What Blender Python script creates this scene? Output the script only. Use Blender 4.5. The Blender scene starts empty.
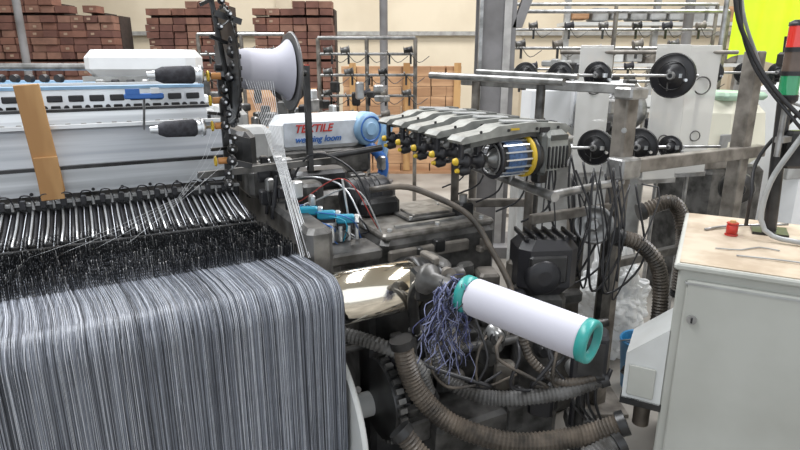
import bpy, math, random
from mathutils import Vector, Matrix, noise
random.seed(7)
scene=bpy.context.scene
R=random.uniform
# ------------------------------------------------------------ materials
MATS={}
def mat(name,col,rough=0.6,metal=0.0,var=0.25,scale=12.0,bump=0.0,trans=0.0,emit=0.0,alpha=1.0,dirt=None,coat=0.0):
    if name in MATS: return MATS[name]
    m=bpy.data.materials.new(name); m.use_nodes=True
    nt=m.node_tree; bs=nt.nodes['Principled BSDF']
    tc=nt.nodes.new('ShaderNodeTexCoord'); nz=nt.nodes.new('ShaderNodeTexNoise')
    nz.inputs['Scale'].default_value=scale; nz.inputs['Detail'].default_value=6
    nt.links.new(tc.outputs['Object'],nz.inputs['Vector'])
    rp=nt.nodes.new('ShaderNodeValToRGB')
    d=dirt if dirt else [c*(1-var) for c in col]
    rp.color_ramp.elements[0].position=0.35; rp.color_ramp.elements[1].position=0.62
    rp.color_ramp.elements[0].color=(*d,1); rp.color_ramp.elements[1].color=(*col,1)
    nt.links.new(nz.outputs['Fac'],rp.inputs['Fac']); nt.links.new(rp.outputs['Color'],bs.inputs['Base Color'])
    bs.inputs['Roughness'].default_value=rough; bs.inputs['Metallic'].default_value=metal
    bs.inputs['Transmission Weight'].default_value=trans; bs.inputs['Alpha'].default_value=alpha
    bs.inputs['Coat Weight'].default_value=coat
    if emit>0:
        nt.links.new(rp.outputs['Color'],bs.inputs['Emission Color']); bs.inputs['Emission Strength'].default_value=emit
    if bump>0:
        b=nt.nodes.new('ShaderNodeBump'); b.inputs['Strength'].default_value=bump; b.inputs['Distance'].default_value=0.01
        nt.links.new(nz.outputs['Fac'],b.inputs['Height']); nt.links.new(b.outputs['Normal'],bs.inputs['Normal'])
    MATS[name]=m; return m
def stripes(name,c0,c1,sc,rough=0.5,metal=0.0,lo=0.42,hi=0.6):
    if name in MATS: return MATS[name]
    m=mat(name,c1,rough,metal); nt=m.node_tree
    nz=[n for n in nt.nodes if n.type=='TEX_NOISE'][0]; tc=[n for n in nt.nodes if n.type=='TEX_COORD'][0]
    rp=[n for n in nt.nodes if n.type=='VALTORGB'][0]
    mp=nt.nodes.new('ShaderNodeMapping'); mp.inputs['Scale'].default_value=sc
    nt.links.new(tc.outputs['Object'],mp.inputs['Vector']); nt.links.new(mp.outputs['Vector'],nz.inputs['Vector'])
    nz.inputs['Scale'].default_value=1.0; nz.inputs['Detail'].default_value=3
    rp.color_ramp.elements[0].color=(*c0,1); rp.color_ramp.elements[1].color=(*c1,1)
    rp.color_ramp.elements[0].position=lo; rp.color_ramp.elements[1].position=hi
    return m
blk=mat('black_plastic',(.022,.022,.026),.38,0,.4)
blkm=mat('black_oily_metal',(.058,.058,.060),.34,.5,.5,9,dirt=(.02,.02,.02))
dkm=mat('dark_greasy_iron',(.145,.142,.138),.42,.45,.5,12,dirt=(.040,.039,.037))
brn=mat('dusty_brown_iron',(.25,.23,.205),.55,.25,.5,12,dirt=(.105,.093,.08))
gry=mat('grey_paint',(.40,.41,.41),.5,0,.3,6,dirt=(.24,.24,.235))
lgry=mat('light_grey_paint',(.62,.64,.64),.5,0,.12,4,dirt=(.52,.53,.52))
stl=mat('galvanised_steel',(.42,.42,.42),.34,.65,.4,14,dirt=(.21,.21,.205))
alu=mat('aluminium',(.74,.76,.78),.3,.75,.15,6)
wht=mat('white_plastic',(.76,.78,.80),.4,0,.08,5)
wyarn=mat('white_yarn',(.50,.50,.57),.7,0,.06,3)
chrome=mat('polished_steel',(.95,.89,.77),.11,1.0,.04,3)
teal=mat('teal_plastic',(.03,.29,.27),.35,0,.12,9)
tealb=mat('teal_blue_solenoid',(.02,.28,.42),.35,0,.15,9)
blue=mat('blue_plastic',(.03,.13,.42),.4,0,.2,9)
yel=mat('yellow_plastic',(.62,.42,.03),.45,0,.2,9)
ora=mat('orange_ceramic',(.55,.25,.08),.4,0,.2,9)
red=mat('red_plastic',(.50,.03,.02),.35,0,.15,9)
grn=mat('green_plastic',(.02,.30,.14),.35,0,.15,9)
dyarn=mat('dark_grey_yarn',(.045,.045,.055),.8,0,.5,60)
purp=mat('indigo_yarn',(.06,.07,.18),.8,0,.4,80)
purp2=mat('lilac_yarn',(.24,.26,.42),.8,0,.3,80)
hoseM=mat('brown_hose',(.125,.103,.082),.42,0,.4,12,dirt=(.04,.035,.03))
hoseG=mat('grey_hose',(.145,.143,.14),.42,0,.4,12,dirt=(.055,.052,.048))
cable=mat('black_cable',(.025,.025,.028),.4)
gcable=mat('grey_cable',(.36,.37,.37),.4)
plate=mat('frosted_acrylic',(.74,.74,.72),.25,0,.1,3,alpha=.66)
wood=stripes('pine_plank',(.36,.19,.07),(.52,.31,.13),(8,8,2),.6)
wood2=stripes('crate_wood',(.36,.20,.105),(.56,.34,.19),(1,1,8),.7)
feedg=mat('feeder_grey_green',(.33,.34,.32),.40,.1,.3,14,dirt=(.19,.195,.185))
feedd=mat('feeder_dark_grey',(.10,.105,.10),.40,.1,.3,14,dirt=(.045,.045,.042))
pblue=mat('pale_blue_cover',(.24,.40,.58),.4)

# ------------------------------------------------------------ builder
class B:
    def __init__(s,M=None): s.v=[];s.f=[];s.m=[];s.sm=[];s.mats=[];s.T=M or Matrix.Identity(4)
    def mi(s,m):
        if m not in s.mats: s.mats.append(m)
        return s.mats.index(m)
    def add(s,vs,fs,m,smooth=False):
        o=len(s.v); s.v+= [tuple(p) for p in vs]
        i=s.mi(m)
        for f in fs: s.f.append(tuple(o+k for k in f)); s.m.append(i); s.sm.append(smooth)
    def box(s,c,d,m,rz=0,rx=0,ry=0,taper=1.0,ch=0.0):
        hx,hy,hz=d[0]/2,d[1]/2,d[2]/2
        Rm=Matrix.Rotation(rz,3,'Z')@Matrix.Rotation(ry,3,'Y')@Matrix.Rotation(rx,3,'X')
        c=Vector(c)
        ch=min(ch,hx*.9,hy*.9,hz*.9)
        if ch<=0:
            P=[(-hx,-hy,-hz),(hx,-hy,-hz),(hx,hy,-hz),(-hx,hy,-hz)]+[(x*taper,y*taper,hz) for x,y in((-hx,-hy),(hx,-hy),(hx,hy),(-hx,hy))]
            F=[(0,3,2,1),(4,5,6,7),(0,1,5,4),(1,2,6,5),(2,3,7,6),(3,0,4,7)]
        else:
            def ring(z,ins,t):
                ax,ay=hx-ins,hy-ins
                cx,cy=max(ax-ch,1e-5),max(ay-ch,1e-5)
                o=[(-cx,-ay),(cx,-ay),(ax,-cy),(ax,cy),(cx,ay),(-cx,ay),(-ax,cy),(-ax,-cy)]
                return [(x*t,y*t,z) for x,y in o]
            rs=[ring(-hz,ch*.7,1),ring(-hz+ch,0,1),ring(hz-ch,0,taper),ring(hz,ch*.7,taper)]
            P=[p for r in rs for p in r]; F=[tuple(range(7,-1,-1)),tuple(range(24,32))]
            for k in range(3):
                for j in range(8): F.append((k*8+j,k*8+(j+1)%8,(k+1)*8+(j+1)%8,(k+1)*8+j))
        s.add([c+Rm@Vector(p) for p in P],F,m)
    def hexa(s,P,m):
        s.add(P,[(0,3,2,1),(4,5,6,7),(0,1,5,4),(1,2,6,5),(2,3,7,6),(3,0,4,7)],m)
    def lathe(s,p0,d,prof,m,seg=28,cap=True):
        p0=Vector(p0); d=Vector(d).normalized(); a=d.orthogonal().normalized(); b=d.cross(a)
        V=[];F=[]
        for x,r in prof:
            for k in range(seg):
                t=2*math.pi*k/seg; V.append(p0+d*x+(a*math.cos(t)+b*math.sin(t))*r)
        for i in range(len(prof)-1):
            for k in range(seg):
                F.append((i*seg+k,i*seg+(k+1)%seg,(i+1)*seg+(k+1)%seg,(i+1)*seg+k))
        s.add(V,F,m,True)
        if cap:
            n=len(prof)-1
            s.add(V[:seg],[tuple(range(seg-1,-1,-1))],m); s.add(V[n*seg:],[tuple(range(seg))],m)
    def cyl(s,a,b,r,m,r2=None,seg=20):
        a=Vector(a);b=Vector(b); s.lathe(a,b-a,[(0,r),((b-a).length,r if r2 is None else r2)],m,seg)
    def ring(s,c,d,r,t,m,seg=32):
        c=Vector(c);d=Vector(d).normalized();a=d.orthogonal().normalized();b=d.cross(a)
        pts=[c+(a*math.cos(2*math.pi*k/seg)+b*math.sin(2*math.pi*k/seg))*r for k in range(seg+1)]
        s.tube(pts,t,m,6,smoothpath=False)
    def tube(s,pts,r,m,seg=8,smoothpath=True,step=0.03,corr=0.0,cap=True):
        P=[Vector(p) for p in pts]
        if smoothpath and len(P)>2:
            Q=[P[0]*2-P[1]]+P+[P[-1]*2-P[-2]]; out=[]
            for i in range(1,len(Q)-2):
                L=(Q[i+1]-Q[i]).length; n=max(2,int(L/step))
                if corr>0: n+=n%2
                for k in range(n):
                    t=k/n;a,b,c,d=Q[i-1],Q[i],Q[i+1],Q[i+2]
                    out.append(.5*((2*b)+(c-a)*t+(2*a-5*b+4*c-d)*t*t+(3*b-a-3*c+d)*t**3))
            out.append(P[-1]); P=out
        V=[];F=[]; up=None
        for i,p in enumerate(P):
            t=(P[min(i+1,len(P)-1)]-P[max(i-1,0)])
            if t.length<1e-9: t=Vector((0,0,1))
            t.normalize()
            if up is None: a=t.orthogonal().normalized()
            else:
                a=up-t*up.dot(t)
                a=a.normalized() if a.length>1e-6 else t.orthogonal().normalized()
            up=a; b=t.cross(a)
            rr=r*(1-corr) if (corr>0 and i%2) else r
            for k in range(seg):
                q=2*math.pi*k/seg; V.append(p+(a*math.cos(q)+b*math.sin(q))*rr)
        for i in range(len(P)-1):
            for k in range(seg): F.append((i*seg+k,i*seg+(k+1)%seg,(i+1)*seg+(k+1)%seg,(i+1)*seg+k))
        if cap and seg>3:
            F.append(tuple(range(seg-1,-1,-1))); F.append(tuple((len(P)-1)*seg+k for k in range(seg)))
        s.add(V,F,m,seg>4 and corr==0)
    def done(s,name,parent=None):
        me=bpy.data.meshes.new(name); me.from_pydata(s.v,[],s.f)
        for m in s.mats: me.materials.append(m)
        me.polygons.foreach_set('material_index',s.m); me.polygons.foreach_set('use_smooth',s.sm)
        me.update()
        o=bpy.data.objects.new(name,me); scene.collection.objects.link(o)
        if parent: o.parent=parent; o.matrix_parent_inverse=parent.matrix_world.inverted()
        o.matrix_world=s.T
        return o
def empty(name,M=None):
    e=bpy.data.objects.new(name,None); scene.collection.objects.link(e)
    if M: e.matrix_world=M
    return e
YAW=math.radians(28)
ML=Matrix.Translation((.047,1.95,0))@Matrix.Rotation(YAW,4,'Z')

# ------------------------------------------------------------ room
floorM=mat('oily_concrete_floor',(.34,.32,.29),.5,0,.5,1.6,.15,dirt=(.19,.175,.155))
wallM=mat('cream_plaster_wall',(.72,.65,.52),.85,0,.12,.8,dirt=(.62,.55,.43))
b=B(); b.box((0,6,-.05),(26,30,.1),floorM); b.done('floor')
b=B(); b.box((0,16.1,3.5),(26,.2,7),wallM); b.done('wall_back')
b=B(); b.box((-12.9,6,3.5),(.2,20,7),wallM); b.done('wall_left')
b=B(); b.box((11.1,6,3.5),(.2,20,7),wallM); b.done('wall_right')
b=B(); b.box((0,6,7.05),(26,20.4,.1),mat('ceiling_sheet',(.6,.58,.54),.7)); b.done('ceiling')
b=B()
for x in(-9,-3,3,9): b.box((x,15.95,3.5),(.4,.1,7),mat('concrete_pier',(.58,.51,.40),.85,0,.15,2))
b.done('trim_1')
b=B(); b.box((0,15.9,2.35),(26,.12,.10),gry); b.done('trim_2')

b=B()
cm=mat('column_grey',(.22,.215,.22),.6,.1,.3,3,dirt=(.13,.125,.125))
b.box((.80,5,3.5),(.30,.02,7),cm); b.box((.80,5.25,3.5),(.30,.02,7),cm); b.box((.80,5.125,3.5),(.02,.25,7),cm)
b.box((.80,5.1,.05),(.5,.5,.1),cm); b.box((.66,4.98,3.5),(.03,.03,7),stl); b.box((.88,4.985,3.5),(.06,.01,7),mat('column_light_stripe',(.42,.41,.40)))
b.hexa([(.92,4.99,1.95),(1.0,4.99,1.95),(1.0,5.07,1.95),(.92,5.07,1.95),(1.35,4.99,3.2),(1.43,4.99,3.2),(1.43,5.07,3.2),(1.35,5.07,3.2)],cm)
b.done('steel_column')
for x,y in((-5.6,9),(-.22,8.2),(3.3,7)):
    b=B(); b.cyl((x,y,0),(x,y,7),.055,cm); b.cyl((x,y,0),(x,y,.03),.12,cm); b.done('pipe_column')

# ------------------------------------------------------------ stacks of reddish-brown blocks
def bstack(x0,x1,y,zt,seed):
    random.seed(seed); b=B()
    cs=[mat('brick_%d'%i,c,.85,0,.3,5) for i,c in enumerate([(.23,.11,.08),(.19,.09,.07),(.28,.15,.11),(.16,.075,.06)])]
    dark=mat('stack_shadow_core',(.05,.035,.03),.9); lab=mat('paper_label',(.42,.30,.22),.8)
    bw,bh=.25,.125; n=int((x1-x0)/bw)
    for i in range(n):
        g=i//3; random.seed(seed*31+g); top=zt-R(0,.30); off=R(-.05,.05); random.seed(seed*77+i); top-=R(0,.10)
        z=.12;k=0
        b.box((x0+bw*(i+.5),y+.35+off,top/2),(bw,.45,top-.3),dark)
        while z+bh<top:
            if k%7!=6:
                w=bw-R(.008,.03); xx=x0+bw*(i+.5)+R(-.012,.012); yy=y+off+R(-.04,.04)
                b.box((xx,yy,z+bh/2),(w,.30,bh-.010),random.choice(cs),rz=R(-.03,.03))
                if R(0,1)<.2: b.box((xx+R(-.04,.04),yy-.155,z+bh/2),(.06,.008,.04),lab)
            z+=bh if k%7!=6 else .04; k+=1
    m=n//3+1
    for i in range(m): b.box((x0+(i+.5)*(x1-x0)/m,y+.2,.06),((x1-x0)/m-.1,1.0,.12),wood2)
    b.done('brick_stack')
bstack(-7.6,-4.95,11,2.85,1); bstack(-4.75,-3.1,11.6,3.0,2); bstack(-2.75,-1.15,11.6,3.0,3); bstack(-10.5,-7.75,11.3,2.8,4)
random.seed(11)
b=B()
for i in range(8):
    for k in range(11): b.box((-.75+i*.22+R(-.01,.01),9.1,.08+k*.145),(.215,.5,.14),wood2,rz=R(-.02,.02))
b.box((.1,9.1,.02),(1.7,.6,.04),wood2)
for x in(-.7,.1,.85): b.box((x,8.83,.85),(.10,.03,1.6),wood)
b.done('timber_crate')
b=B()
for i in range(5): b.box((-1.75+i*.02,8.4+i*.05,.65),(.9,.03,1.3),wood2,rx=-.1)
b.done('plywood_sheets')

# ------------------------------------------------------------ main loom
loom=empty('weaving_loom',ML)
b=B(ML)
b.lathe((0,0,.92),(-1,0,0),[(0,.087),(.004,.0905),(.288,.0905),(.290,.0845),(2.6,.0845)],chrome,96)
b.done('chrome_whip_roll',loom)
b=B(ML)
b.lathe((0,0,.92),(1,0,0),[(-.006,.092),(.0,.099),(.035,.099),(.04,.080),(.07,.080),(.072,.060),(.10,.060)],blkm,40)
b.lathe((.09,0,.92),(1,0,0),[(0,.045),(.05,.045),(.055,.03),(.12,.03)],dkm,24)
for k in range(6):
    a=k*math.pi/3; b.cyl((.03,.086*math.cos(a),.92+.086*math.sin(a)),(.045,.086*math.cos(a),.92+.086*math.sin(a)),.008,stl,seg=8)
b.box((.13,.06,.90),(.06,.16,.17),dkm,ch=.015); b.box((.13,.16,.62),(.07,.12,.55),blkm,ch=.012)
b.box((.08,.02,1.0),(.03,.10,.03),brn,ch=.005); b.cyl((.12,-.03,.94),(.12,-.05,.94),.035,brn); b.cyl((.12,-.05,.94),(.12,-.06,.94),.015,stl)
b.done('roll_bearing',loom)
path=[]
for v in(.60,.48,.36,.24,.12): path.append((v,1.0+ (.0065 if v<.3 else 0.004)))
for k in range(0,8):
    a=math.pi/2+ k*(math.pi/2)/7; path.append((.0865*math.cos(a),.92+.0865*math.sin(a)))
for z in(.8,.66,.52,.40): path.append((-.0865,z))
path+=[(-.07,.28),(-.02,.2)]
def ush(v): return -.14*max(0,v-.05)
UE=-.302
wm=stripes('warp_sheet_yarn',(.045,.050,.062),(.25,.27,.315),(300,1.2,1.2),.42,.1,.38,.66)
b=B(ML); V=[];F=[];U=[-2.6,-1.9,-1.2,-.7,UE-.002]
for u in U:
    for v,z in path: V.append((u+ush(v),v,z-.001))
n=len(path)
for i in range(len(U)-1):
    for k in range(n-1): F.append((i*n+k,i*n+k+1,(i+1)*n+k+1,(i+1)*n+k))
b.add(V,F,wm,True)
b.done('warp_yarn_sheet',loom)
th=[mat('warp_white',(.66,.69,.75),.42,0,.1,30),mat('warp_grey',(.30,.325,.38),.5,0,.2,30),mat('warp_black',(.040,.044,.055),.5,0,.2,30)]
b=B(ML)
N=1050
for i in range(N):
    u=-2.3+(2.3+UE)*(i+R(-.4,.4))/N
    du=R(-.010,.010); off=R(.0005,.003); pts=[]
    if u>UE-.03: du=-abs(du)
    for k,(v,z) in enumerate(path):
        t=k/(n-1); s=off
        if k>=12: vv,zz=v-s,z
        elif k<5: vv,zz=v,z+s
        else:
            a=math.atan2(z-.92,v); vv,zz=v+s*math.cos(a),z+s*math.sin(a)
        pts.append((u+ush(v)+du*abs(math.sin(t*2.5+i))+du*max(0,t-.6),vv,zz))
    w=.5+.5*math.sin(u*95)*math.sin(u*37+1)+.35*noise.noise((u*30,0,0))
    b.tube(pts,R(.0005,.0008),random.choices(th,(max(1,2+3*w),5,max(1,5.5-3*w)))[0],3,smoothpath=False)
b.done('warp_threads',loom)
b=B(ML)
b.lathe((-2.5,.17,.36),(1,0,0),[(0,.24),(2.20,.24)],wm,40)
b.lathe((-.290,.17,.36),(1,0,0),[(0,.36),(.012,.365),(.02,.36),(.022,.12),(.07,.12),(.072,.05),(.2,.05)],lgry,64)
b.ring((-.277,.17,.36),(1,0,0),.35,.012,lgry,64)
for k in range(8):
    a=k*math.pi/4; b.cyl((-.275,.17+.12*math.cos(a),.36+.12*math.sin(a)),(-.255,.17+.34*math.cos(a),.36+.34*math.sin(a)),.012,dkm,seg=8)
b.done('warp_beam',loom)
# dropper bank
random.seed(5)
b=B(ML); dm=mat('drop_wire',(.05,.053,.058),.35,.7,.4,40)
for r in range(9):
    v=.27+r*.032
    b.box((-1.35+ush(v),v,1.0),(2.06,.008,.012),dkm)
    u=-2.3
    while u<UE-.01+ush(v):
        h=R(.040,.052); b.box((u,v+R(-.006,.006),1.003+h/2+r*.003),(.0014,.012,h),dm if R(0,1)<.88 else stl,rz=R(-.12,.12),rx=R(-.10,.10),ry=R(-.06,.06)); u+=R(.0045,.0075)
b.done('dropper_bank',loom)
b=B(ML)
b.box((-1.38,.77,1.0),(2.0,.46,.01),blk); b.box((-1.40,.565,1.045),(1.98,.016,.05),blkm,ch=.003)
for v in(.60,.64,.68):
    u=-2.3
    while u<-.40: b.box((u,v,1.04+R(0,.01)),(.0016,.010,.075),dm,rz=R(-.2,.2),ry=R(-.08,.08)); u+=R(.005,.009)
u=-2.3; i=0
while u<-.40:
    rr=R(-.006,.006)
    b.tube([(u,.60,1.075),(u+rr,.78,1.095),(u+rr*.5,.94,1.125)],.0045,alu,8,step=.1)
    b.tube([(u+.012,.60,1.065),(u+.013,.80,1.085),(u+.010,.94,1.115)],.008,blk,6,step=.1)
    b.tube([(u+.025,.59,1.065),(u+.028,.94,1.12)],.0018,th[0],5,smoothpath=False)
    b.tube([(u+.037,.59,1.06),(u+.036,.94,1.11)],.007,blk,5,smoothpath=False)
    b.box((u+.012,.585,1.06),(.02,.012,.04),blkm,ch=.003)
    u+=.05; i+=1
b.done('harness_rods',loom)
b=B(ML)
b.box((-1.35,.958,1.125),(1.92,.03,.06),blkm,ch=.004)
b.box((-1.35,.935,1.15),(1.92,.012,.012),stl)
u=-2.28
while u<-.41:
    b.box((u,.93,1.15),(.022,.03,.034),blk,ch=.003); b.cyl((u+.035,.925,1.13),(u+.035,.925,1.165),.006,stl,seg=8)
    b.tube([(u-.012,.925,1.16),(u,.91,1.19),(u+.03,.915,1.185),(u+.04,.925,1.15)],.003,blk,5,step=.01)
    u+=.07
b.done('heald_rail',loom)
def panel(v,z0,z1,u1,m,tilt=0):
    b.hexa([(-2.4,v,z0),(u1,v,z0),(u1,v+.03,z0),(-2.4,v+.03,z0),(-2.4,v+tilt,z1),(u1,v+tilt,z1),(u1,v+.03+tilt,z1),(-2.4,v+.03+tilt,z1)],m)
b=B(ML)
panel(.985,1.17,1.275,-.40,stripes('brushed_aluminium_panel',(.50,.52,.54),(.74,.76,.79),(.7,4,30),.32,.6,.35,.65),.0)
panel(.992,1.28,1.43,-.39,stripes('dull_aluminium_panel',(.32,.34,.37),(.48,.50,.53),(.7,4,30),.40,.5,.35,.65),.06)
b.box((-1.4,.985,1.278),(2.0,.03,.014),blkm)
b.box((-1.4,1.045,1.435),(2.0,.03,.014),alu)
u=-2.3
while u<-.4: b.cyl((u,.978,1.18),(u,.99,1.18),.007,blk,seg=8); u+=.11
for v,z in((1.12,1.37),(1.20,1.39)):
    b.box((-1.4,v,z),(1.95,.02,.05),blkm)
    u=-2.3
    while u<-.45: b.box((u,v-.012,z+.03),(.02,.012,.03),stl,ch=.002); u+=.06
panel(1.28,1.36,1.475,-.44,stripes('front_blade',(.50,.52,.54),(.72,.74,.76),(.7,4,30),.3,.6),.03)
b.box((-1.4,1.33,1.48),(1.95,.05,.012),blkm)
panel(1.55,1.36,1.56,-.40,alu,.02)
u=-2.35
while u<-.45:
    b.box((u,1.553,1.518),(.065,.012,.030),blk,ch=.004); b.cyl((u+.045,1.548,1.475),(u+.045,1.565,1.475),.012,blk,seg=10)
    b.box((u,1.545,1.475),(.04,.012,.022),blkm,ch=.003); u+=.09
b.box((-1.4,1.60,1.567),(2.0,.10,.014),pblue)
b.box((-1.4,1.585,1.43),(1.95,.03,.03),pblue)
b.box((-1.4,1.85,1.50),(2.0,.2,.10),alu,ch=.02)
b.box((-1.4,1.74,1.57),(2.0,.02,.03),wht)
b.done('loom_top_beams',loom)
b=B(ML)
b.box((-.27,.95,.60),(.10,1.5,1.02),dkm,ch=.02)
b.box((-.33,1.35,1.25),(.10,.72,.26),blkm,ch=.03)
b.box((-.31,1.0,1.16),(.10,.3,.14),dkm,ch=.02)
b.box((-2.45,.95,.65),(.10,1.9,1.25),dkm,ch=.02)
for k in range(34):
    b.box((-.28+R(-.06,.14),.48+R(0,.85),1.10+R(0,.12)),(R(.02,.06),R(.02,.06),R(.02,.09)),random.choice([blkm,dkm,stl,blk,blk,alu]),ch=.006,rz=R(-.4,.4))
for k in range(16):
    x,y=-.28+R(-.05,.22),.35+R(0,.8); b.cyl((x,y,1.05),(x+R(-.03,.03),y,1.14+R(0,.12)),R(.004,.010),random.choice([stl,blkm,alu,blk]),seg=10)
b.box((-.12,.30,.97),(.22,.16,.05),dkm,ch=.01)
b.box((-.16,.42,1.02),(.18,.06,.10),stl,ch=.006)
for k in range(5): b.cyl((-.20+.035*k,.36,1.0),(-.20+.035*k,.36,1.06),.008,alu,seg=10)
for k in range(14): b.tube([(-.3+R(-.02,.1),.4+R(0,.3),1.08),(-.2+R(-.02,.1),.4+R(-.1,.3),1.02+R(0,.1)),(-.1+R(-.05,.15),.35+R(-.1,.2),.96)],R(.002,.004),random.choice([cable,cable,gcable,tealb,blue,wht]),6)
b.done('side_frame',loom)
b=B(ML)
for k,(u,v,z) in enumerate(((-.225,.46,1.115),(-.165,.42,1.10),(-.10,.38,1.085))):
    b.box((u,v,z),(.075,.035,.032),tealb,rz=-.35,ch=.006); b.box((u,v,z-.03),(.07,.03,.03),blk,rz=-.35,ch=.005); b.box((u+.042,v-.018,z),(.02,.03,.03),alu,rz=-.35,ch=.003)
    b.tube([(u+.05,v-.02,1.09),(u+.10,v-.01,1.02),(u+.08,v+.1,.98)],.004,cable,6)
b.done('solenoid_valves',loom)
b=B(ML)
top=mat('scuffed_grey_cover',(.30,.285,.265),.38,.4,.4,22,dirt=(.13,.12,.105))
b.box((.36,.62,.50),(.60,.50,.94),dkm,ch=.03); b.box((.36,.62,.975),(.58,.48,.03),top,ch=.01)
b.box((.20,.74,1.03),(.20,.18,.09),blkm,ch=.02)
b.lathe((.06,.80,1.06),(1,0,0),[(0,.02),(.01,.075),(.03,.095),(.22,.095),(.24,.075),(.25,.02)],blk,28)
for k in range(6): b.ring((.09+k*.028,.80,1.06),(1,0,0),.096,.003,blkm,28)
b.box((.36,.45,.995),(.40,.02,.014),stl); b.box((.40,.60,.998),(.28,.20,.014),dkm,ch=.005); b.box((.40,.60,1.008),(.20,.13,.012),top,ch=.004)
for x in(.12,.6,.36):
    for y in(.42,.82): b.cyl((x,y,.985),(x,y,1.0),.012,alu,seg=8)
for x in(.28,.52):
    for y in(.52,.68): b.cyl((x,y,1.0),(x,y,1.012),.008,alu,seg=8)
b.box((.55,.50,1.02),(.08,.08,.07),blkm,ch=.01); b.cyl((.55,.50,1.05),(.55,.50,1.09),.02,stl)
b.cyl((.15,.36,.78),(.15,.30,.78),.12,blkm); b.cyl((.15,.30,.78),(.15,.285,.78),.05,stl); b.ring((.15,.30,.78),(0,1,0),.10,.006,dkm)
b.cyl((.42,.36,.70),(.42,.31,.70),.10,dkm); b.cyl((.42,.31,.70),(.42,.29,.70),.03,stl)
b.box((.30,.345,.45),(.3,.04,.25),brn,ch=.01); b.box((.28,.35,.90),(.40,.03,.05),brn,ch=.006)
for k in range(14): b.box((.12+R(0,.5),.34,.60+R(0,.36)),(R(.02,.07),.04,R(.02,.06)),random.choice([blkm,dkm,stl,brn]),ch=.005)
b.done('drive_gearbox',loom)
b=B(ML)
b.box((.05,.22,.43),(.30,.14,.76),blkm,ch=.02); b.box((.03,.08,.30),(.10,.2,.1),dkm,ch=.01)
b.cyl((-.2,.30,.72),(.5,.30,.72),.022,blkm); b.cyl((-.2,.22,.6),(.35,.22,.6),.018,dkm)
b.lathe((-.10,.10,.42),(1,0,0),[(0,.16),(.03,.165),(.05,.15),(.052,.05),(.12,.05)],blkm,40)
for k in range(30):
    a=k*math.pi/15; b.box((-.075,.10+.168*math.cos(a),.42+.168*math.sin(a)),(.03,.02,.02),dkm,rx=a)
b.box((-.02,.02,.66),(.08,.06,.10),blkm,ch=.01); b.box((.02,.06,.52),(.05,.05,.12),brn,ch=.008)
for k in range(12): b.box((-.05+R(0,.2),.06+R(-.04,.08),.30+R(0,.42)),(R(.02,.07),R(.02,.06),R(.02,.09)),random.choice([blkm,dkm,stl,blk]),ch=.006)
b.box((.1,.7,.04),(.9,1.3,.08),dkm)
b.box((.25,.05,.22),(.35,.25,.2),dkm,ch=.02)
b.done('let_off_gears',loom)
b=B(ML)
b.box((-.49,.65,1.42),(.026,.02,.42),blkm,ch=.004)
b.box((-.475,.66,1.72),(.018,.02,.42),blkm,ry=-.12,ch=.004)
b.box((-.30,.70,1.26),(.62,.022,.026),dkm,rz=.15)
for k in range(16):
    z=1.23+k*.045; s=R(.012,.022); u=-.49+ (.02 if z>1.55 else 0)+R(-.022,.02)
    b.lathe((u,.60,z),(.35*R(-1,1),-1,0),[(0,s*.7),(.012,s),(.022,s),(.03,s*.5)],random.choice([blk,blk,blkm]),14)
    b.cyl((u,.57,z),(u,.565,z),.005,alu,seg=8)
    if k%3==0: b.box((u-.04,.61,z),(.07,.014,.012),blkm,rz=.3,ry=R(-.5,.5))
    if k%4==1: b.tube([(u,.6,z),(u+.04,.59,z+.03),(u+.02,.6,z+.07)],.003,gcable,5)
for z in (1.32,1.455,1.55,1.64):
    b.cyl((-.535,.60,z),(-.50,.60,z),.013,ora,seg=12); b.ring((-.545,.60,z),(1,0,0),.017,.004,yel,14)
for z in(1.30,1.40,1.85): b.box((-.45,.62,z),(.10,.014,.022),blkm,ry=.3)
b.done('selvedge_bracket',loom)
for z,u0 in((1.645,-.56),(1.45,-.57)):
    b=B(ML)
    b.lathe((u0,.62,z),(-1,0,0),[(-.06,.006),(0,.006),(.0,.030),(.012,.034),(.014,.027),(.03,.026)],alu,20)
    b.lathe((u0-.03,.62,z),(-1,0,0),[(0,.026),(.01,.033),(.11,.030),(.125,.024),(.135,.020),(.14,.012)],dyarn,24)
    b.lathe((u0-.165,.62,z),(-1,0,0),[(0,.016),(.03,.012)],alu,16)
    b.done('selvedge_yarn_spool',loom)
b=B(ML); b.box((-.76,.75,1.565),(.14,.02,.02),blue,ch=.004); b.box((-.80,.75,1.583),(.05,.02,.02),blue); b.box((-.72,.75,1.585),(.03,.02,.02),wht)
b.cyl((-.76,.76,1.56),(-.76,.95,1.42),.005,stl,seg=8); b.done('blue_clamp',loom)
b=B(ML); b.box((-1.135,.93,1.40),(.085,.02,.42),wood,rz=0,ry=-.07,ch=.003); b.box((-1.125,.915,1.25),(.082,.012,.17),wood,ry=-.02,ch=.002)
b.done('wooden_plank',loom)
sp=B(ML)
sp.lathe((-.455,.70,1.67),(1,0,0),[(0,.21),(.004,.225),(.008,.21)],blkm,56)
for k in range(36):
    a=k*math.pi/18; sp.box((-.451,.70+.228*math.cos(a),1.67+.228*math.sin(a)),(.007,.012,.014),blkm,rx=a)
sp.cyl((-.50,.70,1.67),(-.13,.70,1.645),.014,blkm)
prof=[(0,.055)]
for k in range(44):
    x=.01+k*.0048; r=.068+.012*min(1,x/.05)+(.045*max(0,(x-.15)/.07)**1.6); prof.append((x,r+(.0012 if k%2 else 0)))
sp.lathe((-.425,.70,1.665),(1,0,-.04),prof,wyarn,40)
sp.lathe((-.202,.70,1.65),(1,0,-.04),[(0,.155),(.006,.16),(.012,.15),(.02,.06),(.05,.04)],mat('grey_flange',(.15,.15,.155),.4,.3),56)
sp.box((-.12,.72,1.45),(.022,.03,.45),blkm)
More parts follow.
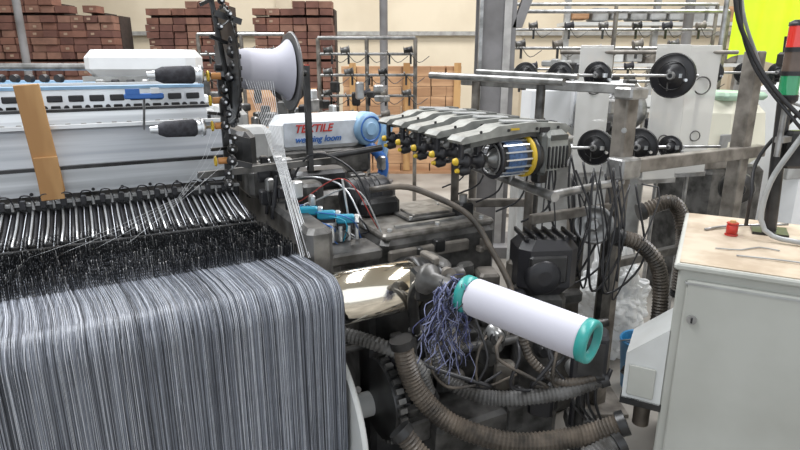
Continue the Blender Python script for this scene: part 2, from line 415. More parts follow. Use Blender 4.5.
sp.done('selvedge_bobbin',loom)
b=B(ML); random.seed(3)
for i in range(12):
    b.tube([(-.40+.010*i,.64,1.63),(-.345+.0035*i,.45,1.30),(-.345+.005*i,.20+R(0,.05),1.01)],.0010,wht,4,step=.2)
for i in range(4): b.tube([(-.52,.6,1.3+i*.07),(-.7,.5+.02*i,1.2),(-.9-.1*i,.5,1.06)],.0005,wht,4,step=.2)
b.done('selvedge_threads',loom)
b=B(ML)
b.cyl((-.36,.9,1.22),(.30,.86,1.28),.016,blkm); b.box((-.02,.88,1.25),(.07,.05,.06),blkm,ch=.008); b.box((-.18,.88,1.24),(.05,.05,.05),stl,ch=.008)
b.box((.0,.95,1.14),(.26,.14,.10),blkm,ch=.02); b.box((-.1,.80,1.10),(.10,.12,.12),dkm,ch=.015)
b.tube([(-.25,.75,1.10),(-.12,.7,1.30),(.05,.62,1.22),(.12,.55,1.0)],.005,cable,6)
b.tube([(-.22,.6,1.12),(-.05,.5,1.22),(.08,.45,1.0)],.0025,mat('red_cable',(.4,.05,.04)),6)
b.tube([(-.2,.6,1.1),(.0,.5,1.17),(.10,.42,.95)],.004,gcable,6)
b.tube([(-.24,.9,1.15),(-.15,.6,1.22),(-.05,.5,1.18),(.0,.4,1.02)],.004,alu,6)
b.done('cross_bar',loom)

# ------------------------------------------------------------ yarn package
b=B(); p0=Vector((.202,1.62,1.018)); p1=Vector((.493,1.36,.995)); d=(p1-p0); L=d.length; d.normalize()
pr=[(0,.052),(.004,.056)]
for k in range(90): pr.append((.006+(L-.045)*k/89,.0562+(.0012 if k%2 else 0)))
pr.append((L-.034,.052))
b.lathe(p0+d*.02,d,pr,wyarn,48)
b.lathe(p0,d,[(-.012,.040),(-.012,.056),(-.008,.0585),(.010,.0585),(.018,.052)],teal,48,cap=False)
b.lathe(p0+d*(L-.02),d,[(0,.054),(.004,.0595),(.024,.0595),(.030,.057),(.031,.043),(.0,.038)],teal,48,cap=False)
b.lathe(p0-d*.012,d,[(0,.040),(.02,.036),(L-.02,.036)],teal,32,cap=False)
b.lathe(p0+d*(L-.012),d,[(0,.041),(.004,.040),(.006,.014),(.012,.012)],dyarn,32)
b.lathe(p0-d*.16,d,[(0,.018),(.15,.018),(.151,.03),(.17,.03)],blkm,20)
b.done('white_yarn_package')
b=B()
b.lathe(p0-d*.18,d,[(0,.03),(.015,.05),(.035,.05),(.05,.03),(.12,.025)],dkm,24)
b.tube([p0-d*.17,p0-d*.20+Vector((-.01,.05,-.10)),Vector((.06,2.0,.70))],.02,blkm,10)
b.box(tuple(p0-d*.17+Vector((0,.05,-.04))),(.07,.08,.10),blkm,rz=.3,ch=.01)
b.done('package_spindle_holder')
random.seed(21); b=B()
for i in range(95):
    s=Vector((.150+R(-.035,.045),1.60+R(-.03,.03),1.02+R(-.02,.05)))
    ln=R(.08,.28); pts=[s]
    for k in range(1,7): pts.append(s+Vector((R(-.018,.018)+(-.03+i%5*.012)*k*.4,R(-.018,.018),-ln*k/6)))
    b.tube(pts,R(.0009,.002),random.choice([purp,purp2,purp2,dyarn]),5,step=.02)
for i in range(14):
    pts=[p0-d*.03+Vector((R(-.03,.03),R(-.02,.02),R(-.05,.05))) for _ in range(5)]
    b.tube(pts,.0015,random.choice([purp,purp2]),5,step=.02)
b.done('tangled_waste_yarn')

# ------------------------------------------------------------ weft feeders
coilM=mat('blue_weft_coil',(.05,.11,.24),.6,0,.5,90)
coilW=mat('white_weft_coil',(.5,.5,.5),.6,0,.3,90)
def feeder(x,y,z,main=False,yaw=YAW):
    M=Matrix.Translation((x,y,z))@Matrix.Rotation(yaw,4,'Z'); b=B(M)
    b.lathe((-.075,0,0),(1,0,0),[(0,.045),(.01,.066),(.06,.070),(.13,.072)],blk,32)
    b.lathe((-.055,0,0),(1,0,0),[(0,.070),(.01,.0745),(.08,.0745),(.085,.072)],coilM if main else coilW,32)
    for k in range(16):
        a=k*2*math.pi/16; b.box((-.01,.0745*math.cos(a),.0745*math.sin(a)),(.13,.006,.006),alu,rx=a+math.pi/2)
    b.lathe((.055,0,0),(1,0,0),[(0,.078),(.003,.086),(.014,.086),(.017,.078)],yel if main else gry,36)
    b.lathe((.074,0,0),(1,0,0),[(0,.076),(.006,.084),(.03,.084),(.034,.070)],blkm,36)
    b.box((.185,0,.020),(.15,.150,.165),feedg,ch=.028); b.box((.115,0,.01),(.03,.165,.17),feedd,ch=.02)
    b.lathe((.255,0,.01),(1,0,0),[(0,.06),(.02,.055),(.025,.03)],feedd,20)
    for k in range(6): b.box((.135+k*.019,-.077,-.005),(.007,.012,.09),blkm,ch=.002)
    b.box((.185,-.077,.075),(.09,.006,.022),feedd,ch=.002)
    def prism(prof,w,m):
        n=len(prof)
        V=[(px,-w,pz) for px,pz in prof]+[(px,w,pz) for px,pz in prof]
        F=[tuple(range(n)),tuple(range(2*n-1,n-1,-1))]+[(k,(k+1)%n,(k+1)%n+n,k+n)[::-1] for k in range(n)]
        b.add(V,F,m)
    prism([(.25,.085),(.27,.105),(.24,.125),(.06,.138),(-.10,.130),(-.14,.112),(-.25,.098),(-.27,.082),(-.26,.070),(-.12,.088),(.06,.100)],.046,feedg)
    prism([(.25,.060),(.25,.095),(.06,.105),(-.12,.092),(-.22,.075),(-.22,.055),(-.12,.066),(.06,.082)],.040,feedd)
    b.box((.03,0,.139),(.16,.045,.010),gry,ch=.003,ry=.05); b.box((.14,0,.135),(.05,.06,.012),feedd,ch=.003,ry=.05)
    for xx in(-.18,-.05,.09,.20): b.cyl((xx,-.046,.112),(xx,-.050,.112),.006,blk,seg=8)
    b.box((-.02,-.048,.115),(.04,.005,.008),yel if main else gry); b.box((.13,-.048,.105),(.05,.006,.02),blk)
    b.ring((-.088,0,0),(1,0,0),.074,.008,blk,30); b.ring((-.096,0,0),(1,0,0),.060,.004,stl,30); b.box((-.10,0,.075),(.03,.04,.04),blk,ch=.004)
    b.lathe((-.075,0,0),(-1,0,0),[(0,.04),(.02,.03),(.04,.012)],stl,20)
    b.box((-.16,0,.035),(.016,.030,.09),blk,ch=.003); b.box((-.235,0,.035),(.016,.022,.09),blk,ch=.003)
    b.lathe((-.135,0,0),(-1,0,0),[(0,.016),(.01,.036),(.028,.036),(.034,.018),(.07,.018),(.072,.030),(.09,.030),(.095,.014),(.12,.014)],blk,18)
    b.lathe((-.255,0,0),(-1,0,0),[(0,.015),(.012,.013),(.016,.006)],yel,14)
    b.lathe((-.20,0,-.036),(-1,0,0),[(0,.018),(.03,.022),(.045,.012)],blk,14); b.lathe((-.246,0,-.036),(-1,0,0),[(0,.010),(.012,.008)],yel,10)
    b.box((-.22,0,-.015),(.012,.012,.05),blkm)
    b.box((.16,0,-.09),(.05,.05,.06),blkm,ch=.006); b.cyl((.16,0,-.11),(.16,0,-.16),.014,stl,seg=12)
    b.tube([(.23,0,-.03),(.27,.02,-.12),(.24,.03,-.25),(.12,.05,-.3)],.005,cable,6)
    b.done('weft_feeder')
for k,(x,y,z) in enumerate([(.44,2.30,1.325),(.36,2.48,1.325),(.29,2.66,1.325),(.22,2.84,1.325),(.15,3.02,1.32)]): feeder(x,y,z,k==0)
b=B()
b.box((1.0,2.6,.80),(.075,.075,1.58),brn,rz=YAW,ch=.006)
b.box((1.0,2.6,.01),(.25,.25,.02),brn)
def beam(p,q,w,h,m):
    p=Vector(p);q=Vector(q);dd=q-p; rz=math.atan2(dd.y,dd.x); b.box((p+q)/2,(dd.length,w,h),m,rz=rz,ry=-math.asin(dd.z/dd.length),ch=.004)
beam((.98,2.56,1.235),(1.92,3.06,1.235),.05,.06,brn)
b.box((1.78,3.02,.87),(.075,.075,1.74),brn,rz=YAW,ch=.006); b.box((1.78,3.02,.01),(.2,.2,.02),brn)
beam((.34,3.22,1.59),(1.02,2.56,1.575),.045,.045,stl)
b.cyl((.17,3.32,1.615),(.75,2.72,1.60),.018,stl); b.cyl((.40,3.10,1.640),(.80,2.68,1.625),.012,stl)
b.cyl((.40,3.12,1.59),(.40,3.12,0),.022,brn); b.cyl((.68,2.86,1.585),(.68,2.86,.0),.022,dkm)
b.cyl((.62,2.25,1.17),(.30,3.15,1.17),.020,stl); b.cyl((.60,2.28,1.17),(1.0,2.56,1.17),.018,stl); b.cyl((.30,3.1,1.17),(.30,3.1,0),.022,brn); b.cyl((.60,2.62,1.16),(.60,2.62,0),.02,brn)
b.box((1.0,2.555,1.235),(.12,.10,.09),stl,rz=YAW,ch=.008); b.box((1.0,2.56,1.56),(.11,.10,.05),stl,rz=YAW,ch=.008); b.box((.96,2.52,.72),(.06,.03,.5),dkm,rz=YAW)
for z in(.4,.8,1.1,1.4): b.cyl((.985,2.555,z),(.98,2.545,z),.012,stl,seg=8)
beam((1.0,2.62,.75),(1.8,3.05,.75),.04,.04,dkm)
beam((1.35,3.5,1.05),(2.1,3.7,1.05),.04,.05,brn)
beam((.55,2.35,1.05),(1.0,2.58,1.05),.03,.04,brn); beam((.30,2.85,1.0),(.68,2.86,1.0),.03,.04,brn)
b.done('creel_frame')
def discrow(p,q,discs,name):
    b=B(); p=Vector(p);q=Vector(q); b.cyl(p,q,.008,stl,seg=10); dr=(q-p).normalized()
    for t,r in discs:
        c=p.lerp(q,t); ax=(Vector((0,0,1.7))-c); ax.z=0; ax.normalize(); ax=(ax+Vector((-.45,0,0))).normalized()
        b.lathe(c-ax*.02,ax,[(0,r*.93),(.003,r),(.010,r),(.013,r*.92),(.014,r*.35),(.035,r*.30),(.036,r*.12),(.05,r*.1)],blk,36)
        b.ring(c,ax,r*.97,.003,blkm,36); b.ring(c,ax,r*.62,.0025,blkm,30)
        b.lathe(c+ax*.016,ax,[(0,r*.2),(.014,r*.16)],stl,14)
        b.box(c+Vector((.0,.03,-.03)),(.025,.03,.09),dkm); b.cyl(c+Vector((.05,0,-.02)),c+Vector((.05,-.05,-.02)),.008,alu,seg=8)
        b.box(c+Vector((.045,-.02,.0)),(.05,.012,.02),alu,rz=.2)
    b.done(name)
discrow((.52,3.0,1.625),(1.50,3.0,1.62),[(.11,.062),(.29,.065),(.48,.068),(.865,.112)],'yarn_tensioner_rail')
discrow((.90,3.05,1.25),(1.72,3.1,1.25),[(.16,.095),(.45,.10),(.66,.06)],'yarn_tensioner_rail')
discrow((1.65,3.75,1.62),(2.5,3.75,1.62),[(.1,.06),(.35,.075),(.6,.06),(.85,.06)],'yarn_tensioner_rail')
b=B()
for k,(x,y) in enumerate(((1.52,3.35),(1.16,3.55),(1.80,3.55))):
    b.box((x,y,1.40),(.22,.008,.76),plate,rz=.25,ch=.003); b.box((x,y+.01,1.01),(.24,.02,.03),stl,rz=.25); b.cyl((x,y+.02,1.75),(x,y+.02,0),.012,stl,seg=10)
    b.ring((x,y-.01,1.55),(0,-1,0),.05,.005,dkm,20); b.ring((x,y-.01,1.25),(0,-1,0),.03,.004,dkm,20)
b.cyl((.95,3.57,1.74),(2.0,3.57,1.74),.012,brn)
b.done('acrylic_guide_plates')
def creelrack(x0,x1,y,top,zs,nb,seed):
    random.seed(seed); b=B()
    for i in range(3): x=x0+(x1-x0)*i/2; b.cyl((x,y,0),(x,y,top),.02,brn,seg=8); b.box((x,y,.02),(.1,.3,.04),brn)
    b.cyl((x0,y,top),(x1,y,top),.018,stl,seg=8)
    for z in zs:
        b.cyl((x0,y,z),(x1,y,z),.014,stl,seg=8)
        for i in range(nb):
            x=x0+(x1-x0)*(i+.5)/nb+R(-.03,.03)
            b.cyl((x,y,z),(x,y-.10,z+.03),.007,stl,seg=6)
            m=random.choice([dyarn,blkm,dkm,dkm,brn])
            if R(0,1)<.75:
                b.lathe((x-.05,y-.11,z+.03),(1,0,.15),[(0,.02),(.005,.040),(.01,.024),(.08,.030),(.085,.043),(.09,.02)],m,14)
            b.box((x+.02,y-.03,z-.05),(.02,.02,.09),blkm)
            b.tube([(x,y-.1,z+.02),(x+.1,y-.06,z-.08),(x+.2,y-.08,z-.02)],.004,dkm,5)
    b.done('yarn_creel_rack')
creelrack(.95,3.0,5.6,2.12,(1.5,1.8),6,1); creelrack(1.2,3.3,6.4,2.25,(1.6,2.0),6,2); creelrack(-.80,.15,5.9,1.90,(1.15,1.35,1.55,1.75),5,3)
creelrack(-2.1,-1.2,6.3,1.95,(1.5,1.75),4,4)
random.seed(4)
M2=Matrix.Translation((-.42,3.8,0))@Matrix.Rotation(YAW,4,'Z'); l2=empty('background_loom',M2)
b=B(M2)
b.box((-.12,0,1.25),(.64,.14,.24),wht,ch=.06); b.box((-.12,-.071,1.25),(.50,.006,.15),mat('label_panel_silver',(.62,.67,.74),.3,.2),ch=.002)
b.lathe((.19,.0,1.26),(.25,-1,.0),[(0,.11),(.07,.11),(.085,.10),(.088,.05),(.10,.04)],pblue,32); b.ring((.215,-.08,1.26),(.25,-1,0),.08,.008,blue,28)
b.box((-.58,.02,1.20),(.28,.22,.22),gry,ch=.04)
b.box((-.15,.02,1.06),(.75,.16,.18),dkm,ch=.02); b.box((-.1,.05,.45),(.9,.5,.9),dkm,ch=.03)
b.tube([(.20,-.05,1.16),(.30,-.08,1.05),(.28,-.08,.92),(.15,-.08,.85)],.035,blue,12); b.box((.36,.02,1.15),(.06,.1,.28),pblue,ch=.02,ry=.25)
for k in range(16): b.box((-.5+R(0,.9),-.12+R(-.05,.02),1.00+R(-.1,.1)),(R(.03,.12),R(.04,.1),R(.04,.1)),random.choice([blk,dkm,stl,brn]),ch=.008)
b.done('label_cover',l2)
def text(t,loc,sz,m,par):
    cu=bpy.data.curves.new('label_text','FONT'); cu.body=t; cu.size=sz; cu.extrude=.002; cu.shear=.3; cu.align_x='CENTER'; cu.offset=.001
    cu.materials.append(m); o=bpy.data.objects.new('label_text',cu); scene.collection.objects.link(o)
    o.parent=par; o.location=loc; o.rotation_euler=(math.radians(90),0,0)
text('TEXTILE',(-.18,-.077,1.262),.068,red,l2); text('weaving loom',(-.15,-.077,1.20),.055,blue,l2)
b=B(M2)
b.box((-1.5,.5,1.32),(1.7,.12,.12),alu,ch=.02); b.box((-1.5,.8,1.43),(1.7,.1,.06),wht,ch=.01)
b.box((-1.5,.6,.9),(1.7,.5,.6),dkm,ch=.03); b.box((-.60,.5,1.2),(.18,.6,.4),gry,ch=.04)
for u in[-2.3+.12*i for i in range(14)]: b.box((u,.43,1.33),(.07,.01,.04),blk)
b.lathe((-.05,.85,1.55),(.3,-1,0),[(0,.15),(.01,.17),(.05,.17),(.06,.14),(.062,.06),(.1,.05)],blkm,32)
b.box((-.05,.92,1.2),(.12,.1,.5),dkm,ch=.01); b.cyl((.12,.9,1.55),(.12,.9,1.66),.03,red); b.cyl((.12,.9,1.45),(.12,.9,1.55),.031,grn); b.cyl((.12,.9,1.0),(.12,.9,1.45),.015,stl)
for k in range(45): b.box((-.7+R(0,1.4),.4+R(0,.8),1.05+R(0,.45)),(R(.03,.10),R(.04,.12),R(.04,.14)),random.choice([blk,dkm,gry,blkm,blkm,stl,alu]),ch=.01,rz=R(-.5,.5))
b.done('loom_frame',l2)
b=B(); MW=(-1.93,4.9)
b.box((MW[0]-.15,MW[1],1.67),(.86,.35,.21),wht,rz=.08,ch=.06); b.box((MW[0]-.15,MW[1]+.05,1.55),(.9,.4,.04),gry,rz=.08); b.box((MW[0]-.15,MW[1]+.1,.8),(.8,.35,1.5),dkm,rz=.08,ch=.03)
for i in range(7): b.box((-2.35+i*.12,4.66,1.52),(.06,.04,.06),random.choice([blk,stl,gry]),ch=.01)
b.cyl((-4.4,5.0,1.64),(-2.5,5.0,1.64),.03,stl); b.box((-3.5,5.1,1.40),(1.7,.3,.25),pblue,ch=.03); b.box((-3.5,5.1,.65),(1.8,.6,1.25),dkm,ch=.03)
for i in range(12): b.lathe((-4.1+i*.12,4.88,1.55),(0,-1,0),[(0,.035),(.05,.03)],blk,12)
b.done('weaving_machine_cover')

b=B()
cream=mat('cream_cover',(.74,.72,.60),.4,0,.1,3)
b.box((2.22,4.05,1.23),(.52,.5,.46),cream,rz=.3,taper=.88,ch=.10); b.box((2.22,4.05,1.465),(.36,.4,.05),mat('pale_green_top',(.38,.55,.42),.4),rz=.3,ch=.02)
b.box((2.22,4.1,.5),(.5,.5,.98),dkm,rz=.3,ch=.03); b.box((2.16,3.79,1.18),(.16,.02,.10),gry,rz=.3,ch=.005)
b.done('cream_machine_housing')
b=B()
b.box((1.55,4.5,1.34),(.5,.4,.42),wht,rz=.2,ch=.07); b.box((1.55,4.55,.55),(.6,.5,1.1),gry,rz=.2,ch=.03)
b.lathe((1.62,4.25,1.35),(-.2,-1,0),[(0,.13),(.02,.15),(.05,.15),(.06,.1)],stl,28)
b.box((1.1,4.4,1.36),(.34,.3,.36),wht,rz=.2,ch=.06); b.box((1.1,4.45,.55),(.4,.4,1.1),gry,ch=.03)
b.box((1.35,4.3,1.02),(.9,.1,.16),alu,rz=.2,ch=.02)
for k in range(18): b.box((.95+R(0,.8),4.15+R(0,.3),1.48+R(0,.2)),(R(.05,.14),R(.05,.12),R(.04,.12)),random.choice([blk,dkm,gry,blkm,stl]),rz=R(0,1),ch=.01)
for k in range(14): b.box((.95+R(0,.9),4.05+R(0,.1),1.0+R(0,.4)),(R(.04,.12),R(.05,.1),R(.03,.10)),random.choice([blk,dkm,blkm,stl]),rz=R(0,.4),ch=.01)
b.done('background_machine')
b=B()
b.box((3.05,4.5,.78),(.5,.5,1.55),wht,rz=.3,taper=.95,ch=.08); b.box((2.95,4.22,1.0),(.25,.03,.3),gry,rz=.3,ch=.005)
b.done('white_machine_housing')
b=B()
b.lathe((2.05,3.45,.95),(-.5,-1,.1),[(0,.08),(.03,.10),(.08,.09),(.1,.05),(.14,.04)],blkm,24); b.cyl((2.05,3.5,.95),(2.05,3.5,0),.03,dkm)
b.box((2.05,3.5,.02),(.25,.25,.04),dkm)
b.done('pedestal_motor')
b=B()
b.box((.60,2.30,.88),(.25,.20,.24),blk,rz=.1,ch=.04); b.box((.60,2.20,.88),(.16,.02,.12),blkm,rz=.1,ch=.01); b.box((.60,2.33,.38),(.20,.18,.74),dkm,ch=.02)
b.lathe((.58,2.21,.85),(.1,-1,0),[(0,.075),(.02,.075),(.03,.06),(.035,.03)],blk,28)
for k in range(6): b.box((.50+k*.04,2.30,1.005),(.012,.15,.02),blkm,rz=.1,ch=.003)
b.done('black_motor_housing')
b=B()
b.lathe((.87,2.50,.99),(-.3,-1,.15),[(0,.07),(.02,.085),(.05,.088),(.055,.078),(.05,.07),(.03,.03),(.06,.02)],stl,36)
b.lathe((.87,2.60,.97),(-.3,-1,.15),[(0,.05),(.1,.05)],dkm,20)
b.box((.85,2.68,.5),(.07,.07,.98),brn); b.done('silver_pulley_guard')
def cab(name,paths):
    b=B()
    for pts,r,m in paths: b.tube(pts,r,m,8,step=.03)
    b.done(name)
random.seed(9)
P=[]
for i in range(13):
    x=.60+R(0,.3); y=2.40+R(-.1,.15)
    P.append(([(x,y,1.24+R(0,.1)),(x+R(-.05,.08),y-.05,1.05),(x+R(-.02,.14),y-.08,.78+R(-.1,.1)),(x+R(.05,.18),y,.95+R(-.1,.2)),(x+.12,y+.05,1.2)],R(.003,.006),cable))
cab('hanging_cables',P)
H=[([(.004,1.9,.72),(.03,1.9,.60),(.08,1.88,.50),(.20,1.85,.40),(.42,1.8,.36),(.66,1.8,.39),(.80,1.78,.46)],.040,hoseM),
([(.12,2.1,.62),(.18,2.05,.48),(.35,2.0,.42),(.6,1.95,.47),(.78,1.95,.54)],.032,hoseG),
([(.0,1.75,.45),(.08,1.72,.36),(.20,1.68,.30),(.36,1.66,.27)],.038,hoseM),
([(.30,1.72,.34),(.45,1.70,.30),(.62,1.72,.33),(.78,1.76,.40)],.040,hoseG),
([(.45,2.0,.75),(.50,1.98,.60),(.62,1.95,.52),(.76,1.93,.56)],.018,hoseM),
([(.90,2.3,.99),(1.0,2.3,.96),(1.09,2.3,.86),(1.12,2.3,.70),(1.10,2.28,.54),(.98,2.2,.40)],.034,hoseM),
([(1.22,2.85,.95),(1.38,2.85,1.0),(1.46,2.85,.85),(1.48,2.85,.5)],.04,hoseM),
([(-.3,2.0,.72),(-.1,1.92,.70),(.05,1.92,.62),(.12,1.95,.45)],.028,hoseG)]
for pts,r,m in H:
    b=B(); b.tube(pts,r,m,16,step=.0075,corr=.16)
    for e in(0,-1): 
        q=Vector(pts[e]); n2=(Vector(pts[1 if e==0 else -2])-q).normalized(); b.lathe(q-n2*.005,n2,[(0,r*1.12),(.03,r*1.12)],blkm,20)
    b.done('corrugated_hose')
b=B()
b.tube([(-.117,2.2,1.21),(.0,2.2,1.225),(.10,2.2,1.20),(.27,2.2,1.11),(.36,2.15,.98),(.43,2.1,.85),(.44,2.05,.75)],.012,hoseM,10); b.done('rubber_hose')
b=B()
for i in range(10):
    x=.15+i*.06; b.tube([(x,2.0,.8-R(0,.15)),(x+R(-.1,.1),1.95,.62),(x+R(-.05,.2),1.95,.5),(x+.12,1.98,.55+R(-.1,.1))],R(.004,.009),random.choice([cable,cable,hoseM]),8)
b.done('pneumatic_tubing')
b=B()
for k in range(34): b.box((.15+R(0,.65),2.15+R(-.03,.4),.15+R(0,.68)),(R(.04,.14),R(.04,.12),R(.04,.14)),random.choice([blkm,dkm,dkm,blk,blk,brn]),rz=R(-.4,.6),ch=.012)
for k in range(10):
    x,z=.18+R(0,.55),.35+R(0,.45); b.lathe((x,2.12,z),(R(-.3,.3),-1,0),[(0,.04),(.03,.04),(.035,.025),(.06,.02)],random.choice([dkm,blkm,stl,brn]),16)
b.box((.45,2.5,.25),(.8,.3,.5),dkm,rz=YAW,ch=.02); b.cyl((.1,2.1,.55),(.9,2.3,.6),.02,dkm)
b.done('lower_drive_unit')
b=B(); b.box((.72,1.98,.62),(.13,.10,.20),blk,rz=-.3,ch=.012); b.box((.71,1.925,.63),(.09,.01,.13),blkm,rz=-.3); b.cyl((.70,1.915,.66),(.70,1.905,.66),.012,alu); b.cyl((.72,2.02,.52),(.72,2.02,0),.02,blkm)
for k in range(4): b.tube([(.68+k*.025,1.98,.53),(.67+k*.03,1.97,.42),(.74+k*.02,2.0,.32)],.006,cable,6)
b.done('pneumatic_control_box')
b=B(); b.lathe((1.28,2.75,0),(0,0,1),[(0,.085),(.01,.09),(.27,.115),(.28,.12),(.29,.115),(.28,.108),(.02,.08)],mat('blue_bucket_plastic',(.02,.18,.38),.35),32); b.ring((1.28,2.75,.28),(0,.6,1),.118,.004,stl,24); b.done('blue_bucket')
bag=mat('clear_plastic_bag',(.88,.90,.91),.2,0,.1,14,alpha=.75)
bpy.ops.mesh.primitive_ico_sphere_add(subdivisions=6,radius=1,location=(1.22,3.1,.36)); o=bpy.context.object; o.name='plastic_bag'; o.scale=(.22,.12,.36)
bpy.ops.object.transform_apply(location=False,scale=True)
for v in o.data.vertices:
    n3=noise.noise(v.co*8); n4=abs(noise.noise(v.co*22)); v.co*=1+.30*n3+.22*n4
    if v.co.z>.12: v.co.x*=.7
    v.co.z=max(v.co.z,-.355)
o.data.materials.append(bag)
for p in o.data.polygons: p.use_smooth=False

# ------------------------------------------------------------ electric cabinet right
MC=Matrix.Translation((.934,1.82,0))@Matrix.Rotation(-YAW,4,'Z')
cab_p=empty('electrical_cabinet',MC)
cabm=mat('cabinet_grey_green_paint',(.44,.45,.42),.45,0,.12,3,dirt=(.375,.38,.35))
topm=mat('dusty_tan_top',(.50,.42,.325),.65,0,.3,9,dirt=(.36,.285,.205))
b=B(MC)
b.box((.5,.36,.53),(1.0,.72,1.0),cabm,ch=.006); b.box((.5,.36,1.037),(1.03,.75,.022),cabm,ch=.006); b.box((.5,.36,1.0495),(1.0,.72,.004),topm)
b.box((.5,.36,.02),(.96,.68,.04),blk)
b.box((.5,-.008,.53),(.94,.016,.93),cabm,ch=.005)
b.box((.5,-.012,.985),(.95,.012,.006),gry)
b.cyl((.06,-.016,.86),(.06,-.024,.86),.016,stl); b.box((.06,-.027,.86),(.006,.006,.018),blk)
b.cyl((.06,-.016,.30),(.06,-.024,.30),.014,stl)
for z in(.25,.8): b.box((.965,-.02,z),(.02,.02,.08),stl,ch=.003)
b.done('cabinet_body',cab_p)
b=B(MC)
b.hexa([(-.13,.00,.50),(-.0,.00,.50),(-.0,.22,.50),(-.13,.22,.50),(-.13,.00,.68),(-.0,.00,.80),(-.0,.22,.80),(-.13,.22,.68)],lgry)
b.box((-.07,-.004,.58),(.09,.008,.12),cabm,ch=.003); b.box((-.065,.1,.49),(.14,.2,.03),blkm); b.cyl((-.06,.1,.48),(-.06,.1,.35),.03,hoseM)
b.done('side_junction_box',cab_p)
b=B(); q=(1.27,2.12,1.0517); b.lathe(q,(0,0,1),[(0,.022),(.004,.024),(.006,.014),(.01,.02),(.04,.02),(.043,.014),(.046,.022),(.05,.02)],red,20); b.lathe((q[0],q[1],1.10),(0,0,1),[(0,.012),(.01,.01)],wood,12); b.done('red_thread_spool')
b=B(); b.tube([(1.20,2.18,1.058),(1.32,2.22,1.060),(1.55,2.22,1.066)],.005,stl,8); b.tube([(1.15,1.87,1.056),(1.30,1.80,1.058),(1.42,1.72,1.056)],.003,gcable,6)
b.tube([(1.12,1.95,1.056),(1.2,1.93,1.056),(1.28,1.96,1.056),(1.33,1.92,1.056)],.0025,gcable,6); b.done('metal_rods_on_cabinet')
b=B()
b.box((1.44,2.16,1.056),(.12,.12,.012),blkm,rz=-YAW); b.cyl((1.44,2.16,1.05),(1.395,2.16,1.78),.024,blkm); b.box((1.40,2.17,1.70),(.06,.05,.05),blk,ch=.008)
b.box((1.46,2.13,1.38),(.08,.04,.14),blkm,ch=.01)
b.done('cabinet_pole')
b=B(); x,y=1.37,2.09
rg=mat('red_lens',(.70,.03,.02),.2,0,.1,9,emit=.15,coat=1); gg=mat('green_lens',(.02,.30,.12),.2,0,.1,9,emit=.08,coat=1)
b.cyl((x,y,1.36),(x,y,1.57),.010,stl); b.box((x+.03,y+.02,1.42),(.08,.03,.02),stl,rz=.6); b.lathe((x,y,1.55),(0,0,1),[(0,.025),(.01,.034),(.03,.034)],blk,24)
b.cyl((x,y,1.58),(x,y,1.645),.032,gg); b.cyl((x,y,1.645),(x,y,1.66),.034,blk); b.cyl((x,y,1.66),(x,y,1.725),.032,mat('smoked_lens',(.14,.10,.08),.2)); b.cyl((x,y,1.725),(x,y,1.74),.034,blk); b.cyl((x,y,1.74),(x,y,1.81),.032,rg); b.lathe((x,y,1.81),(0,0,1),[(0,.034),(.012,.034),(.02,.02)],blk,24)
b.done('signal_light_tower')
cab('overhead_cables',[([(1.12,2.1,2.2),(1.14,2.1,1.9),(1.22,2.1,1.73),(1.30,2.05,1.595),(1.42,2.0,1.46),(1.52,2.0,1.3)],.008,cable),
([(1.16,2.15,2.2),(1.19,2.15,1.9),(1.27,2.15,1.72),(1.40,2.22,1.58),(1.6,2.2,1.5)],.006,gcable),
([(1.14,2.12,2.2),(1.17,2.12,1.88),(1.25,2.12,1.68),(1.36,2.02,1.5),(1.5,2.0,1.36)],.006,cable),
([(1.47,2.05,1.52),(1.40,2.05,1.40),(1.345,2.06,1.27),(1.335,2.06,1.13),(1.37,2.03,1.075),(1.45,1.98,1.065)],.010,gcable),
([(1.5,2.1,1.6),(1.38,2.20,1.35),(1.34,2.15,1.2),(1.37,2.2,1.07)],.007,cable)])
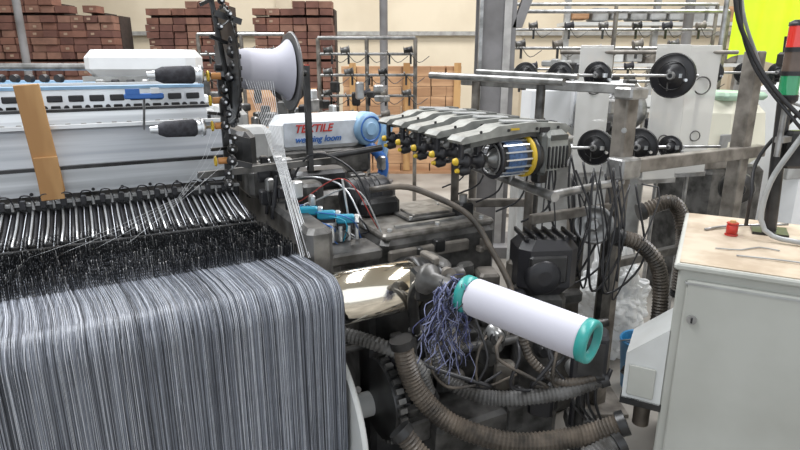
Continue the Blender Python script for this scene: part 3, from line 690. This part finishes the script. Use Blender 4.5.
hv=mat('hi_vis_yellow_fabric',(.60,.80,.02),.7,0,.12,4,emit=.25)
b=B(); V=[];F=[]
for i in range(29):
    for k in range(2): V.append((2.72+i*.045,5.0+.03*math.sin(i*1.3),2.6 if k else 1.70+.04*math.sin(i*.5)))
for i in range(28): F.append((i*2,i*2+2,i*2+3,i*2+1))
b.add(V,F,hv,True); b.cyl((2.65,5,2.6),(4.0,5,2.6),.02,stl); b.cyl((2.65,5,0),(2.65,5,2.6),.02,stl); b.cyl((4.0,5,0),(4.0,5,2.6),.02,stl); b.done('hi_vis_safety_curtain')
b=B()
for x in(3.0,4.6,6.2):
    b.box((x,11,1.5),(.1,.1,3.0),gry)
for z in(.8,1.6,2.3,3.0): b.box((4.6,11,z),(3.4,.6,.06),lgry)
for i in range(9):
    for z in(.83,1.63,2.33): b.box((3.2+i*.34,11,z+.13),(.28,.4,R(.15,.3)),random.choice([gry,lgry,wood2,brn]),ch=.02)
b.done('storage_rack')
# ------------------------------------------------------------ lights
def area(name,loc,rot,sx,sy,e,col):
    l=bpy.data.lights.new(name,'AREA'); l.shape='RECTANGLE'; l.size=sx; l.size_y=sy; l.energy=e; l.color=col
    o=bpy.data.objects.new(name,l); o.location=loc; o.rotation_euler=rot; scene.collection.objects.link(o)
area('skylight_lamp',(-3,3.5,6.8),(0,0,0),2,7,760,(.96,.98,1))
area('skylight_lamp',(4,4,6.8),(0,0,0),2,7,760,(.98,.98,1))
area('skylight_lamp',(0,12,6.8),(0,0,0),14,2.5,820,(1,.97,.93))
w=bpy.data.worlds.new('world'); scene.world=w; w.use_nodes=True
bg=w.node_tree.nodes['Background']; bg.inputs[0].default_value=(.90,.95,1,1); bg.inputs[1].default_value=1.3
cd=bpy.data.cameras.new('camera'); cd.sensor_width=36; cd.lens=26; cd.clip_start=.02
co=bpy.data.objects.new('camera',cd); co.location=(0,0,1.7); co.rotation_euler=(math.radians(74),0,0); scene.collection.objects.link(co); scene.camera=co
scene.view_settings.view_transform='Standard'
